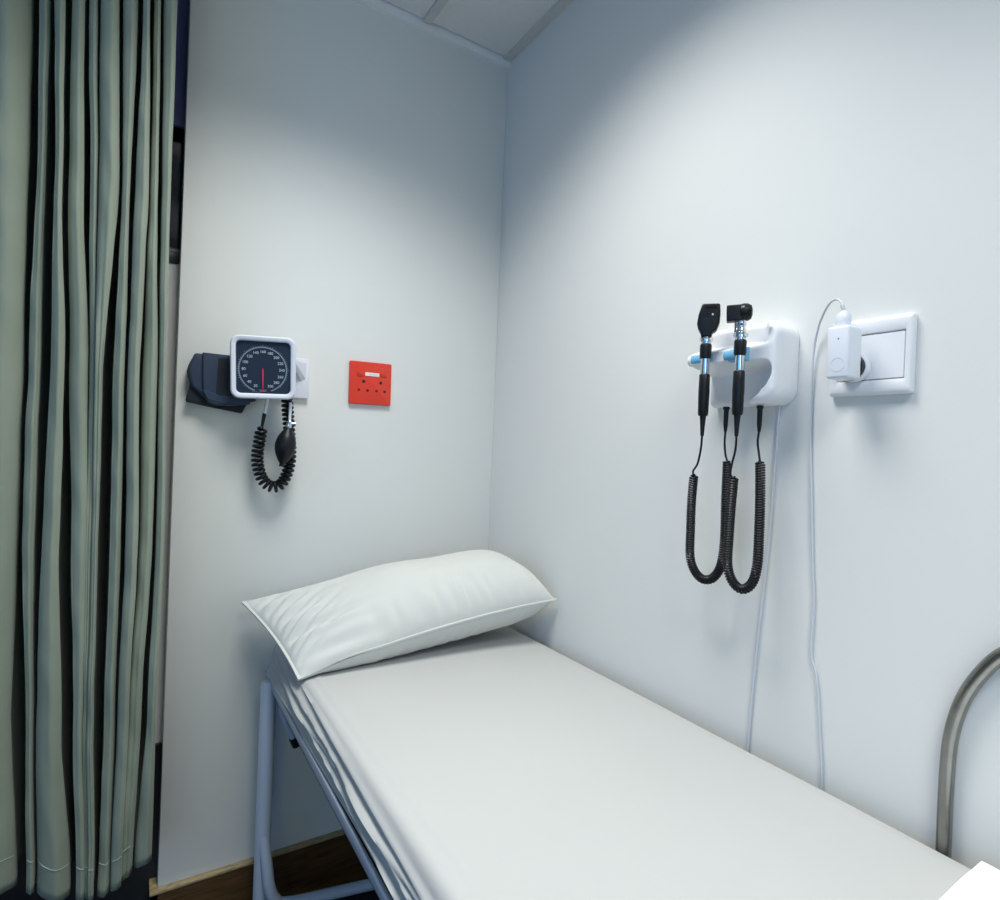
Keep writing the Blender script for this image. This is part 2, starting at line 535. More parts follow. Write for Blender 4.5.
for y, s in ((-.10, -1), (-1.83, 1)):
    P = [(-.667, y + .013, .225), (-.664, y + .002, .185), (-.659, y - .010, .14), (-.654, y - .017, .10), (-.642, y - .02, .068), (-.615, y - .022, .048)]
    if s < 0: P += [(-.5, y - .045, .046), (-.2, y - .1, .046), (-.07, y - .12, .05), (-.045, y - .12, .07), (-.036, y - .10, .14), (-.034, y + .013, .215)]
    else: P += [(-.4, y + .0, .046), (-.08, y, .048), (-.045, y, .07), (-.034, y, .14), (-.034, y, .215)]
    b = new(); tube(b, catmull(P, 8), .0135, 14); obj('cross_brace', b, M['bed_metal'], bed)
b = new(); tube(b, catmull([(-.643, -.105, .572), (-.634, -.105, .505), (-.606, -.105, .44)], 6), .0075, 10)
lv = obj('adjusting_lever', b, M['bed_metal'], bed)
b = new(); tube(b, [(-.6085, -.105, .446), (-.599, -.105, .424)], .0105, 12); obj('lever_cap', b, M['black'], lv)
# bright steel hoop on the wall side
gx = -.0110
P = [(gx, -1.240, .545), (gx, -1.240, .66), (gx, -1.240, .76), (gx, -1.243, .821), (gx, -1.254, .873), (gx, -1.272, .915), (gx, -1.296, .950),
     (gx, -1.335, .978), (gx, -1.385, .99), (gx, -1.45, .992), (gx, -1.55, .99), (gx, -1.6, .978), (gx, -1.64, .95), (gx, -1.665, .90), (gx, -1.672, .82), (gx, -1.672, .545)]
b = new(); tube(b, [p + Vector((0, -.003, 0)) for p in catmull(P, 8)], .0090, 18); obj('guard_rail', b, M['steel'], bed)['label'] = 'brushed steel tube guard rail'

mt = new(); box(mt, (-.640, FOOT + .01, .5870), (-.036, HEAD - .008, .662), bev=.016, seg=4)
o = obj('mattress', mt, M['black_vinyl'], loc=(-.34, -.98, .5865))
tag(o, 'thin black mattress showing only in slits under the white sheet', 'mattress')

# sheet draped over the mattress
def fold(d, r=.018):
    """distance past the edge -> (outward, down)"""
    if d <= 0: return 0.0, 0.0
    a = d / r
    if a < PI / 2: return r * math.sin(a), r * (1 - math.cos(a))
    return r, r + (d - r * PI / 2)
def sheet_pt(a, bb, ta, tb):
    """a: across (from right edge to left, metres past edges allowed), bb: along"""
    XL, XR, r = -.628, -.041, .018
    x = max(XL, min(XR, a)); y = max(FOOT - .0, min(HEAD - .018, bb))
    da = (XL - a) if a < XL else (a - XR if a > XR else 0)
    db = (bb - (HEAD - .018)) if bb > HEAD - .018 else 0
    oa, ha = fold(da); ob, hb = fold(db)
    left = a < XL
    lim = .0745
    h = ha + hb
    if h > lim: h = lim + (h - lim) * .05
    sgn = -1 if left else 1
    z = BT - h
    nx = 0.0
    if left and da > .018:
        q = (da - .018) / .062        # 0 top .. 1 bottom of the drop
        s = -y                        # distance from the head
        for q0, q1, A, wd in ((.10, .62, .0075, .07), (.42, .95, .0070, .06), (.66, .42, .0055, .05), (-.2, .30, .0055, .07)):
            qc = q0 + (q1 - q0) * min(1.2, s / 1.0) + .02 * math.sin(s * 5 + q0 * 9)
            nx += A * math.exp(-((q - qc) / wd) ** 2)
        nx *= sm(.02, .16, s)
        nx += .015 * q + .002 * q * math.sin(s * 5.3 + 1) 
        nx += .0018 * noise.noise(Vector((q * 4, s * 4, 1)))
        if q > .55: z += (q - .55) * max(0, .001 + .020 * noise.noise(Vector((s * 5.5, 2.2, .3))))
    if not left and da > .018: nx = .0
    zt = .0012 * noise.noise(Vector((x * 5, y * 4, .5)))
    if h < .004:
        # a soft pulled crease near the folded linen
        for cx, cy, dx, dy, A in ((-.30, -1.16, .8, .35, .0035), (-.36, -1.22, .9, -.15, .003), (-.25, -1.24, .5, .6, .003)):
            px, py = x - cx, y - cy
            ln = px * dx + py * dy; pr = -px * dy + py * dx
            zt += A * math.exp(-(ln / .05) ** 2 - (pr / .012) ** 2)
        # line of tension along the left edge
        zt += .0022 * math.exp(-((x + .600 - .012 * math.sin(y * 3)) / .008) ** 2)
    return Vector((x + sgn * (oa + nx), y + ob, z + zt))
cols = []
a = -.046 + .085
A_ = [-.041 + .10 - i * .006 for i in range(17)] + [-.045 - i * .012 for i in range(1, 47)]
A_ += [-.604 - i * .004 for i in range(1, 6)] + [-.6265 - i * .0026 for i in range(0, 36)]
B_ = [HEAD - .018 + .10 - i * .005 for i in range(20)]
y = HEAD - .02
while y > FOOT: B_.append(y); y -= .012
B_.append(FOOT)
b = new()
quad_grid(b, [[sheet_pt(a, bb, 0, 0) for a in A_] for bb in B_])
bmesh.ops.recalc_face_normals(b, faces=b.faces)
o = obj('bed_sheet', b, M['sheet'], loc=(-.34, -.98, .58), angle=70, solid=.0012)
tag(o, 'plain white sheet tucked over the narrow bed, creased along its left side', 'sheet')

# pillow
PC = {'FL': Vector((-.650, -.318, .675)), 'FR': Vector((-.016, -.372, .792)), 'BR': Vector((-.022, -.050, .800)), 'BL': Vector((-.726, -.050, .780))}
EDGE_CREASES = [(.62, .22, .007, .05), (.38, .34, .010, .06), (.16, .30, .011, .055), (-.05, .42, .012, .06), (-.24, .34, .010, .05),
                (-.42, .50, .011, .06), (-.62, .40, .008, .05), (-.80, .55, .006, .06)]
SEAM_CREASES = [(-.42, .5, .006, .05), (-.28, .4, .005, .03), (-.10, .5, .007, .04), (.04, .45, .006, .03), (.16, .55, .008, .035), (.27, .4, .006, .025),
                (.37, .55, .008, .03), (.47, .45, .006, .025), (.60, .4, .006, .03), (.72, .3, .005, .025)]
def pillow_pt(u, v, side):
    # u: -1 left .. 1 right, v: -1 front .. 1 back
    cu, cv = u * (1 - (.035 if u < 0 else .065) * (1 - v * v)), v * (1 - .09 * (1 - u * u))
    s, t = (cu + 1) / 2, (cv + 1) / 2
    p = PC['FL'] * (1 - s) * (1 - t) + PC['FR'] * s * (1 - t) + PC['BR'] * s * t + PC['BL'] * (1 - s) * t
    ue = 2.3 + 9.0 * max(0, u)
    f = max(0.0, 1 - abs(u) ** ue) ** .60 * max(0.0, 1 - abs(v) ** 2.4) ** .58
    bow = (1 - u * u) * (1 - t)
    p.z += .012 * bow
    # gathers running in from the short left edge and the seams
    g = .017 * noise.noise(Vector((v * 6.5 + u * 1.5, u * 1.6, 4 + side))) * (1 - abs(u) ** 6) * max(0, (-u - .35)) * 1.8
    g += .010 * max(0, min(1, u * 2 + .8)) * noise.noise(Vector((u * 13, v * 1.3, 7))) * max(0, -v - .35) * (1 - abs(v) ** 8) * 1.6
    g += .006 * noise.noise(Vector((u * 2.2, v * 2.2, 9))) * f
    ee = max(0.0, 1 - max(abs(u), abs(v)) ** 12)
    for v0, ln, A, wd in EDGE_CREASES:
        du = u + 1
        dv = v - (v0 + 1.05 * du)
        fade = min(1, du / .04) * max(0, 1 - du / ln) ** .8
        g += ee * A * fade * (.7 * math.exp(-((dv - 1.9 * wd) / wd) ** 2) - math.exp(-(dv / wd) ** 2))
    for u0, ln, A, wd in SEAM_CREASES:
        dw = v + 1
        dq = u - (u0 - .10 * dw)
        fade = min(1, dw / .08) * max(0, 1 - dw / ln)
        g += ee * A * fade * (.7 * math.exp(-((dq - 1.9 * wd) / wd) ** 2) - math.exp(-(dq / wd) ** 2))
    if side > 0:
        p += Vector((-.02, -.16, 1)).normalized() * (.083 * (1 + .36 * sm(-1.0, .25, u)) * f + g)
    else:
        p -= Vector((0, 0, 1)) * (.088 * f - g * .5)
        p.z = max(p.z, BT + .003)
    return p
pil = thing('pillow', 'white pillow in a plain case leaning at the head of the bed', 'pillow', (-.34, -.2, .68))
b = new()
NU, NV = 180, 100
def ease(k, n):
    t = -1 + 2 * k / n
    return math.sin(t * PI / 2) * .55 + t * .45
for side in (1, -1):
    quad_grid(b, [[pillow_pt(ease(i, NU), ease(j, NV), side) for i in range(NU + 1)] for j in range(NV + 1)])
bmesh.ops.remove_doubles(b, verts=b.verts, dist=.0004)
bmesh.ops.recalc_face_normals(b, faces=b.faces)
obj('pillowcase', b, M['pillow'], pil, angle=75)
b = new()
loop = [pillow_pt(ease(i, NU), -1, 1) for i in range(NU + 1)] + [pillow_pt(1, ease(j, NV), 1) for j in range(1, NV + 1)]
loop += [pillow_pt(ease(i, NU), 1, 1) for i in range(NU - 1, -1, -1)] + [pillow_pt(-1, ease(j, NV), 1) for j in range(NV - 1, -1, -1)]
# flanged seam: a narrow flat lip of doubled cloth
ctr = sum(PC.values(), Vector()) / 4
rows = [[], [], [], []]
for p in loop:
    d = (p - ctr); d.z = 0; d.normalize()
    rows[0].append(p - d * .005 + Vector((0, 0, .0036))); rows[1].append(p + d * .005 + Vector((0, 0, .0026)))
    rows[2].append(p + d * .005 - Vector((0, 0, .0012))); rows[3].append(p - d * .005 - Vector((0, 0, .0018)))
quad_grid(b, rows, close_v=True)
bmesh.ops.recalc_face_normals(b, faces=b.faces)
obj('seam_edging', b, M['pillow'], pil, angle=60)

# folded linen on the bed, near corner
def linen_pt(u, v, top):
    cx, cy, w, d = -.223, -1.437, .352, .292
    x, y_ = cx + u * w / 2, cy + v * d / 2
    e = min(1, (1 - abs(u)) * 22) ** .5 * min(1, (1 - abs(v)) * 20) ** .5 if max(abs(u), abs(v)) < 1 else 0
    z = BT + .004 + (.020 * e + .006 * noise.noise(Vector((x * 13, y_ * 13, 2))) * e + .003 * e if top else 0.0)
    k = .006 * noise.noise(Vector((x * 9, y_ * 9, 5)))
    return Vector((x + k, y_ + k, z))
ln = new()
for top in (1, 0):
    quad_grid(ln, [[linen_pt(-1 + 2 * i / 44, -1 + 2 * j / 40, top) for i in range(45)] for j in range(41)])
bmesh.ops.remove_doubles(ln, verts=ln.verts, dist=.0003)
bmesh.ops.recalc_face_normals(ln, faces=ln.faces)
o = obj('folded_linen', ln, M['linen'], loc=(-.225, -1.445, BT), angle=60)
tag(o, 'bright white folded linen lying on the bed in the near right corner', 'linen')

# ------------------------------------------------------------------ blood pressure gauge
gc = Vector((-.7085, -.098, 1.3535))
G = Matrix.Translation(gc) @ Matrix.Rotation(-.16, 4, 'Z') @ Matrix.Rotation(.07, 4, 'X') @ Matrix.Rotation(-.036, 4, 'Y')
ga = thing('blood_pressure_gauge', 'square white wall gauge with dark dial and red needle', 'gauge', (-.68, 0, 1.345))
GW, GH = .146, .149
b = new(); prism(b, rrect(0, 0, GW - .004, GH - .004, .019), .006, .038, bev=.006, seg=3, mtx=G); obj('housing', b, M['white_plastic'], ga)
b = new(); ring(b, rrect(0, 0, GW, GH, .021), rrect(0, 0, GW - .026, GH - .026, .011), -.006, .012, mtx=G); obj('bezel', b, M['lilac_plastic'], ga)
b = new(); prism(b, rrect(0, 0, GW - .024, GH - .024, .012), .001, .008, mtx=G); dl = obj('dial', b, M['dial'], ga)
dc = (-.0015, -.005)
FW = GW - .026
b = new()
def arc_band(r0, r1, a0, a1, n=60):
    t = bmesh.new()
    rows = [[Vector((dc[0] - rr * math.sin(a0 + (a1 - a0) * i / n), -.0002, dc[1] - rr * math.cos(a0 + (a1 - a0) * i / n))) for i in range(n + 1)] for rr in (r0, r1)]
    quad_grid(t, rows)
    merge(b, t, G)
arc_band(.43 * FW, .452 * FW, math.radians(20), math.radians(340))
for k in range(0, 57):
    a = math.radians(23 + (k - 4) * 22.43 / 4) if k >= 4 else math.radians(23 - (4 - k) * 4)
    L0, L1, wd = (.452 * FW, (.485 if k % 4 == 0 else .47) * FW, .0005)
    t = bmesh.new()
    s, c = -math.sin(a), -math.cos(a)
    vs = [t.verts.new((dc[0] + s * L + c * w_, -.0002, dc[1] + c * L - s * w_)) for L, w_ in ((L0, -wd), (L0, wd), (L1, wd), (L1, -wd))]
    t.faces.new(vs); merge(b, t, G)
obj('scale_ring', b, M['dial_ring'], dl, smooth=False)
b = new()
for i in range(15):
    a = math.radians(23 + i * 22.43)
    rr = .352 * FW
    text_mesh(b, str(20 * (i + 1)), .0088, G @ Matrix.Translation((dc[0] - rr * math.sin(a), -.0003, dc[1] - rr * math.cos(a))) @ Matrix.Rotation(PI / 2, 4, 'X'))
obj('numerals', b, M['dial_mark'], dl, smooth=False)
b = new()
for z_, w_ in ((-.0515, .017), (-.0545, .014)):
    prism(b, rrect(dc[0], dc[1] + z_ + .003, w_, .0014, .0003, 2), -.0004, .0006, mtx=G)
obj('small_print', b, M['pink'], dl, smooth=False)
b = new()
prism(b, [(dc[0] - .0006, dc[1] + .003), (dc[0] + .0006, dc[1] + .003), (dc[0] + .0016, dc[1] - .004), (dc[0] + .0007, dc[1] - .047), (dc[0] - .0007, dc[1] - .047), (dc[0] - .0016, dc[1] - .004)], -.0022, -.0014, mtx=G)
obj('needle', b, M['needle'], dl, smooth=False)
# wall bracket with its swivel arm
b = new(); box(b, (-.700, -.014, 1.293), (-.581, -.0, 1.397), bev=.003)
br = obj('wall_bracket', b, M['lilac_plastic'], ga)
b = new()
t = bmesh.new()
vs = [t.verts.new(p) for p in ((-.60, -.012, 1.385), (-.60, -.012, 1.335), (-.64, -.060, 1.385), (-.588, -.012, 1.385), (-.588, -.012, 1.342), (-.632, -.060, 1.385))]
for f in ((0, 2, 1), (3, 4, 5), (0, 3, 5, 2), (1, 2, 5, 4), (0, 1, 4, 3)): t.faces.new([vs[i] for i in f])
bmesh.ops.recalc_face_normals(t, faces=t.faces)
merge(b, t)
obj('gusset', b, M['lilac_plastic'], br, smooth=False)
b = new(); tube(b, [(-.672, -.010, 1.35), (-.700, -.058, 1.352)], .021, 20); obj('swivel_arm', b, M['white_plastic'], ga)
# hose
b = new(); tube(b, catmull([(-.690, -.066, 1.292), (-.692, -.06, 1.27), (-.6955, -.058, 1.243)], 6), .0042, 12); obj('hose_connector', b, M['tube'], ga)['label'] = 'translucent white hose connector'
b = new()
tube(b, [(-.6955, -.058, 1.246), (-.6985, -.057, 1.225), (-.7005, -.056, 1.208)], [.0048, .0040, .0030], 10)
path = catmull([(-.7005, -.055, 1.214), (-.703, -.052, 1.185), (-.7065, -.048, 1.150), (-.7045, -.045, 1.118), (-.691, -.044, 1.081), (-.668, -.044, 1.064),
                (-.646, -.044, 1.073), (-.6305, -.045, 1.112), (-.6285, -.046, 1.158), (-.6345, -.05, 1.208), (-.642, -.055, 1.273), (-.643, -.058, 1.295)], 10)
tube(b, coil(path, .0112, .0112, 14), .0041, 8)
obj('coiled_hose', b, M['rubber'], ga)

# hand bulb with its release valve, hanging from the bracket
hb = thing('inflation_bulb', 'black rubber squeeze bulb hanging below the wall gauge', 'bulb', (-.65, -.085, 1.12))
ax = Vector((-.0125, 0, -.0925)).normalized()
BM = Matrix.Translation((-.6435, -.086, 1.213)) @ Vector((0, 0, -1)).rotation_difference(ax).to_matrix().to_4x4()
b = new()
prof = [(.006, 0), (.008, -.003), (.0125, -.011), (.0185, -.024), (.0215, -.038), (.0218, -.048), (.0195, -.061), (.0145, -.074), (.0085, -.085), (.0058, -.089), (.0058, -.096), (.004, -.0965)]
hs = catmull([(r_ * 1.12, 0, h_) for r_, h_ in prof], 4)
lathe(b, [(p.x, p.z) for p in hs], (0, 0, 0), 24, mtx=BM); obj('rubber_bulb', b, M['rubber'], hb)
b = new(); lathe(b, [(.0055, -.001), (.0066, .002), (.0066, .014), (.0045, .018), (.0038, .019)], (0, 0, 0), 16, mtx=BM)
tube(b, [(.002, -.0, .010), (.014, -.001, .012)], [.004, .0055], 12, mtx=BM); obj('release_valve', b, M['chrome'], hb)
b = new(); tube(b, catmull([(-.6415, -.086, 1.229), (-.641, -.085, 1.25), (-.6405, -.083, 1.264), (-.640, -.081, 1.2755)], 6), .0036, 10); obj('air_tube', b, M['tube'], hb)

# folded cuff tucked behind the gauge
def cz(zx, zy):
    return (-.8505 + (zx - 90) * .000522 + (zy - 130) * -.00001, 1.380 - (zy - 130) * .00056 + (zx - 90) * .00004)
cf = thing('pressure_cuff', 'navy blue fabric arm cuff folded behind the wall gauge', 'cuff', (-.79, 0, 1.31))
b = new(); prism(b, [cz(*p) for p in ((78, 262), (66, 328), (70, 336), (180, 362), (298, 387), (303, 384), (328, 338), (250, 300))], -.026, -.012, bev=.003, seg=2); obj('lower_flap', b, M['navy2'], cf)
b = new(); prism(b, [cz(*p) for p in ((90, 134), (98, 131), (255, 141), (360, 147), (360, 335), (300, 348), (170, 336), (128, 312), (82, 272), (64, 206), (70, 178))], -.036, -.001, bev=.008, seg=4); obj('cuff_body', b, M['navy'], cf)
b = new(); prism(b, [cz(*p) for p in ((121, 129), (250, 139), (330, 142), (330, 350), (250, 356), (182, 353), (150, 338), (131, 300), (124, 220))], -.044, -.030, bev=.004, seg=3)
fl = obj('front_flap', b, M['navy'], cf)
b = new(); prism(b, [cz(*p) for p in ((186, 150), (262, 154), (262, 322), (183, 314))], -.0450, -.043, bev=.001, seg=1); obj('fastening_patch', b, M['navy2'], fl)
b = new(); prism(b, [cz(*p) for p in ((126, 286), (205, 312), (330, 318), (330, 344), (215, 346), (152, 328))], -.0455, -.043, bev=.001, seg=1); obj('stitched_band', b, M['navy'], fl)

# ------------------------------------------------------------------ red socket
rs = thing('red_wall_socket', 'square bright red double power socket on the back wall', 'socket', (-.412, 0, 1.349))
RM = Matrix.Translation((-.412, 0, 1.349)) @ Matrix.Rotation(math.radians(-.6), 4, 'Y')
b = new(); prism(b, rrect(0, 0, .120, .118, .004, 4), -.0115, -.0002, bev=.003, seg=3, mtx=RM); obj('face_plate', b, M['red'], rs)
def sz(zx, zy):       # position on the plate
    return (-.0600 + (zx - 180) * .000226 + (zy - 480) * .0000086, .0590 - (zy - 195 - (zx - 180) * .07) * .000209)
b = new()
for p, r_ in (((352, 470), .0046), ((572, 490), .0046), ((292, 580), .0036), ((401, 590), .0038), ((515, 598), .0036), ((620, 606), .0038)):
    x, z_ = sz(*p)
    prism(b, circ(x, z_, r_, 16), -.0118, -.0100, mtx=RM)
obj('pin_holes', b, M['hole'], rs, smooth=False)
for p in ((310, 372), (608, 385)):
    x, z_ = sz(*p)
    b = new(); prism(b, rrect(x, z_, .0165, .0125, .0045, 4), -.0150, -.0105, bev=.0015, mtx=RM @ Matrix.Translation((x, -.0105, z_)) @ Matrix.Rotation(.25, 4, 'X') @ Matrix.Translation((-x, .0105, -z_)))
    obj('rocker_switch', b, M['red'], rs)
x, z_ = sz(463, 378)
b = new(); prism(b, rrect(x, z_, .040, .0095, .001, 2), -.0125, -.0112, mtx=RM); lb = obj('label_strip', b, M['label'], rs, smooth=False)
b = new(); prism(b, rrect(x + .003, z_ - .0006, .024, .0011, .0003, 2), -.0127, -.0122, mtx=RM); obj('label_line', b, M['label_ink'], lb, smooth=False)

# ------------------------------------------------------------------ diagnostic instrument holder on the right wall
hd = thing('instrument_holder', 'white sculpted wall holder carrying two black diagnostic instruments', 'holder', (0, -.918, 1.283))
HY0, HY1, HZ0, HZ1 = -.840, -1.000, 1.280, 1.423
def holder_depth(s, z_):
    """s: distance from the left end along the wall, z_: height above the bottom"""
    Wd, Hh = HY0 - HY1, HZ1 - HZ0
    full = .066
    # two hollows, open at the left end, rounded at the right
    ridge_lo, ridge_hi = .074, .095
    up = sm(ridge_hi - .002, ridge_hi + .012, z_)
    lo = 1 - sm(ridge_lo - .016, ridge_lo + .002, z_)
    rc = .040
    def right(zc_, lim, zz):
        q = lim - rc
        dy_ = max(0, s - q)
        dz_ = max(0, abs(zz) - 0)
        return dy_, dz_
    tu = max(0, min(1, (z_ - ridge_hi) / (Hh - ridge_hi)))
    tl = max(0, min(1, z_ / ridge_lo))
    e_up = .155 - .010 * (2 * tu - 1) ** 2
    e_lo = .156 - .045 * (1 - tl) ** 2.2 - .012 * tl ** 5
    up *= 1 - sm(e_up - .022, e_up + .003, s)
    lo *= 1 - sm(e_lo - .014, e_lo + .003, s)
    d = full
    ridge_d = .084
    d_scoop_up = .030 + .022 * sm(.03, 0, 0) 
    base = ridge_d + (full - ridge_d) * sm(.07, .15, s)
    d = base * (1 - up) + d_scoop_up * up
    d = d * (1 - lo) + .022 * lo
    return d
def holder_outline(s, z_):
    Wd, Hh = HY0 - HY1, HZ1 - HZ0
    r = .026
    dx, dz = max(0, s - (Wd - r)), max(0, abs(z_ - Hh / 2) - (Hh / 2 - r))
    return math.hypot(dx, dz) / r
b = new()
NS, NZ = 64, 64
Wd, Hh = HY0 - HY1, HZ1 - HZ0
def hp(i, j, back=False):
    s, z_ = Wd * i / NS, Hh * j / NZ
    r = .028
    # pull the two right corners into a rounded outline
    cx, cz_ = Wd - r, r if z_ < Hh / 2 else Hh - r
    dx, dz = s - cx, (cz_ - z_) if z_ < Hh / 2 else (z_ - cz_)
    if dx > 0 and dz > 0:
        m_ = max(dx, dz); k = m_ / math.hypot(dx, dz)
        s2, z2 = cx + dx * k, cz_ + (-dz if z_ < Hh / 2 else dz) * k
    else: s2, z2 = s, z_
    if back: return Vector((-.0005, HY0 - s2, HZ0 + z2))
    d = holder_depth(s, z_)
    # round over the outer edges
    er = .014
    edge = min(Wd - s, z_, Hh - z_)
    if edge < er: d = d - min(er, d * .8) * (1 - math.sqrt(max(0, 1 - (1 - edge / er) ** 2)))
    return Vector((-d, HY0 - s2, HZ0 + z2))
quad_grid(b, [[hp(i, j) for i in range(NS + 1)] for j in range(NZ + 1)])
rim = [(i, 0) for i in range(NS + 1)] + [(NS, j) for j in range(1, NZ + 1)] + [(i, NZ) for i in range(NS - 1, -1, -1)] + [(0, j) for j in range(NZ - 1, -1, -1)]
quad_grid(b, [[hp(i, j) for i, j in rim], [hp(i, j, True) for i, j in rim]])
bmesh.ops.remove_doubles(b, verts=b.verts, dist=.0001)
bmesh.ops.recalc_face_normals(b, faces=b.faces)
obj('holder_body', b, M['white_plastic'], hd, angle=50)
# rounded end of the shelf bar
b = new(); tube(b, [(-.0735, -.842, 1.3645), (-.0735, -.832, 1.3645), (-.0735, -.8285, 1.3645)], [.0105, .0105, .006], 16); obj('bar_end', b, M['white_plastic'], hd)
AXES = [(-.1005, -.8865), (-.1005, -.957)]
for ya, yb in ((-.8415, -.8890), (-.9125, -.9560)):
    b = new()
    tube(b, [(-.0745, ya, 1.3645), (-.0745, ya - .0005, 1.3645), (-.0745, yb + .0005, 1.3645), (-.0745, yb, 1.3645)], [.0105, .0122, .0122, .0105], 20)
    obj('cradle_insert', b, M['blue'], hd)['label'] = 'light blue cradle insert'
b = new()
tube(b, catmull([(-.012, -.975, 1.292), (-.006, -.972, 1.275), (-.0045, -.967, 1.16), (-.0042, -.963, 1.06), (-.0042, -.955, .94), (-.0042, -.948, .842), (-.0042, -.939, .662), (-.0042, -.936, .40), (-.0042, -.936, .12)], 8), .0022, 10)
obj('power_cord', b, M['cable'], hd)['label'] = 'thin pale grey power cord'

FACE = Matrix.Rotation(math.atan2(-.793, .609), 4, 'Z')      # local x runs to the viewer's right
def handle(root, xx, yy, dz):
    c = (xx, yy, 0)
    b = new(); lathe(b, [(.0078, 1.402 + dz), (.0080, 1.399 + dz), (.0112, 1.398 + dz), (.0118, 1.395 + dz), (.0112, 1.391 + dz), (.0085, 1.390 + dz), (.0085, 1.385 + dz)], c, 24); obj('collar', b, M['chrome'], root)
    b = new(); lathe(b, [(.0088, 1.387 + dz), (.0102, 1.384 + dz), (.0102, 1.366 + dz), (.0092, 1.361 + dz), (.0075, 1.360 + dz)], c, 24); obj('sleeve', b, M['black'], root)
    b = new(); lathe(b, [(.0076, 1.362 + dz), (.0076, 1.330), (.007, 1.328)], c, 24); obj('neck', b, M['chrome'], root)
    b = new()
    pr = [(.0080, 1.333), (.0092, 1.331), (.0098, 1.30), (.0090, 1.262), (.0078, 1.258), (.0056, 1.2575), (.0050, 1.25), (.0030, 1.222)]
    lathe(b, pr, c, 24); obj('grip', b, M['black'], root)

# ophthalmoscope
op = thing('ophthalmoscope', 'black instrument with a flat tapered head hanging in the left cradle of the wall holder', 'medical instrument', (AXES[0][0], AXES[0][1], 1.26))
xx, yy = AXES[0]
handle(op, xx, yy, 0)
HM = Matrix.Translation((xx, yy, 1.428)) @ FACE
k = .00025
def oz(zx, zy): return ((zx - 190) * k + .001, (210 - zy) * k)
b = new(); prism(b, [oz(*p) for p in ((150, 99), (160, 92), (262, 94), (272, 104), (276, 165), (272, 232), (250, 285), (226, 300), (220, 334), (152, 334), (146, 300), (128, 268), (120, 235), (128, 170))], -.0125, .0125, bev=.004, seg=3, mtx=HM)
hh = obj('head', b, M['black'], op)
b = new(); prism(b, [oz(*p) for p in ((166, 100), (256, 102), (252, 126), (170, 124))], -.0140, -.0115, bev=.001, seg=1, mtx=HM); obj('brow_rest', b, M['rubber'], hh)
b = new(); prism(b, circ(*oz(224, 174), .0018, 12), -.0132, -.0120, mtx=HM); obj('viewing_window', b, M['dial_mark'], hh, smooth=False)
b = new(); prism(b, circ(*oz(196, 240), .0105, 24), -.0130, -.0120, bev=.0004, seg=1, mtx=HM); obj('lens_wheel', b, M['rubber'], hh)
# otoscope
ot = thing('otoscope', 'black instrument with sideways barrel head and chrome neck in the right cradle', 'medical instrument', (AXES[1][0], AXES[1][1], 1.26))
xx, yy = AXES[1]
handle(ot, xx, yy, -.002)
HM = Matrix.Translation((xx, yy, 1.4305)) @ FACE @ Matrix.Scale(.9, 4)
b = new()
t = bmesh.new()
box(b, (-.0265, -.0115, -.016), (.004, .0115, .0145), bev=.003, seg=3, mtx=HM @ Matrix.Rotation(-.03, 4, 'Y'))
lathe(b, [(.010, -.004), (.0155, -.002), (.0168, .004), (.0160, .011), (.0125, .0165), (.006, .0185)], (0, 0, .001), 24, mtx=HM @ Matrix.Translation((.0005, 0, 0)), axis='x')
hh = obj('head', b, M['black'], ot)
b = new(); prism(b, circ(.0025, .0085, .0014, 10), -.0155, -.0140, mtx=HM); obj('pivot_screw', b, M['dial_mark'], hh, smooth=False)
b = new(); lathe(b, [(.009, -.0135), (.0098, -.016), (.0098, -.022), (.0085, -.024), (.0085, -.030), (.0098, -.032), (.0098, -.0365), (.008, -.038)], (0, 0, 0), 24, mtx=HM); obj('chrome_neck', b, M['chrome'], ot)
b = new(); tube(b, [(-.0095, -.004, -.016), (-.0095, -.004, -.037)], .0022, 8, mtx=HM); obj('neck_post', b, M['chrome'], ot)

def cord(root, top, lead, run, relief, r=.0067):
    """lead wire from the grip, tight coil, lead wire up into a tapered relief under the holder"""
    b = new()
    tube(b, catmull(lead, 8), .0019, 8)
    tube(b, coil(catmull(run, 12), r, .0044, 10), .0021, 6)
    tube(b, catmull(relief[:-1] + [relief[-1]], 8), .0019, 8)
    e = Vector(relief[-1])
    lathe(b, [(.0026, 0), (.0040, .012), (.0046, .040), (.0058, .041), (.0058, .046)], (e.x, e.y, e.z - .001), 14)
    obj('coiled_cord', b, M['rubber'], root)
cord(op, 0, [(-.1005, -.8865, 1.224), (-.099, -.884, 1.20), (-.094, -.874, 1.172), (-.088, -.860, 1.158), (-.082, -.856, 1.149)],
     [(-.080, -.8555, 1.151), (-.078, -.851, 1.10), (-.074, -.848, 1.05), (-.070, -.846, 1.00), (-.068, -.854, .974), (-.066, -.872, .959), (-.062, -.892, .964), (-.058, -.905, .988), (-.054, -.908, 1.03), (-.050, -.904, 1.11), (-.046, -.901, 1.180)],
     [(-.046, -.901, 1.178), (-.042, -.893, 1.192), (-.040, -.889, 1.212), (-.040, -.8895, 1.2335)])
cord(ot, 0, [(-.1005, -.957, 1.224), (-.0985, -.955, 1.20), (-.094, -.946, 1.175), (-.089, -.940, 1.158), (-.085, -.942, 1.150)],
     [(-.084, -.9435, 1.153), (-.082, -.939, 1.10), (-.080, -.936, 1.05), (-.078, -.934, 1.00), (-.076, -.943, .972), (-.074, -.961, .961), (-.070, -.977, .974), (-.066, -.983, 1.005), (-.060, -.980, 1.06), (-.054, -.975, 1.12), (-.048, -.968, 1.182)],
     [(-.048, -.968, 1.180), (-.044, -.962, 1.196), (-.041, -.957, 1.215), (-.040, -.958, 1.2335)])

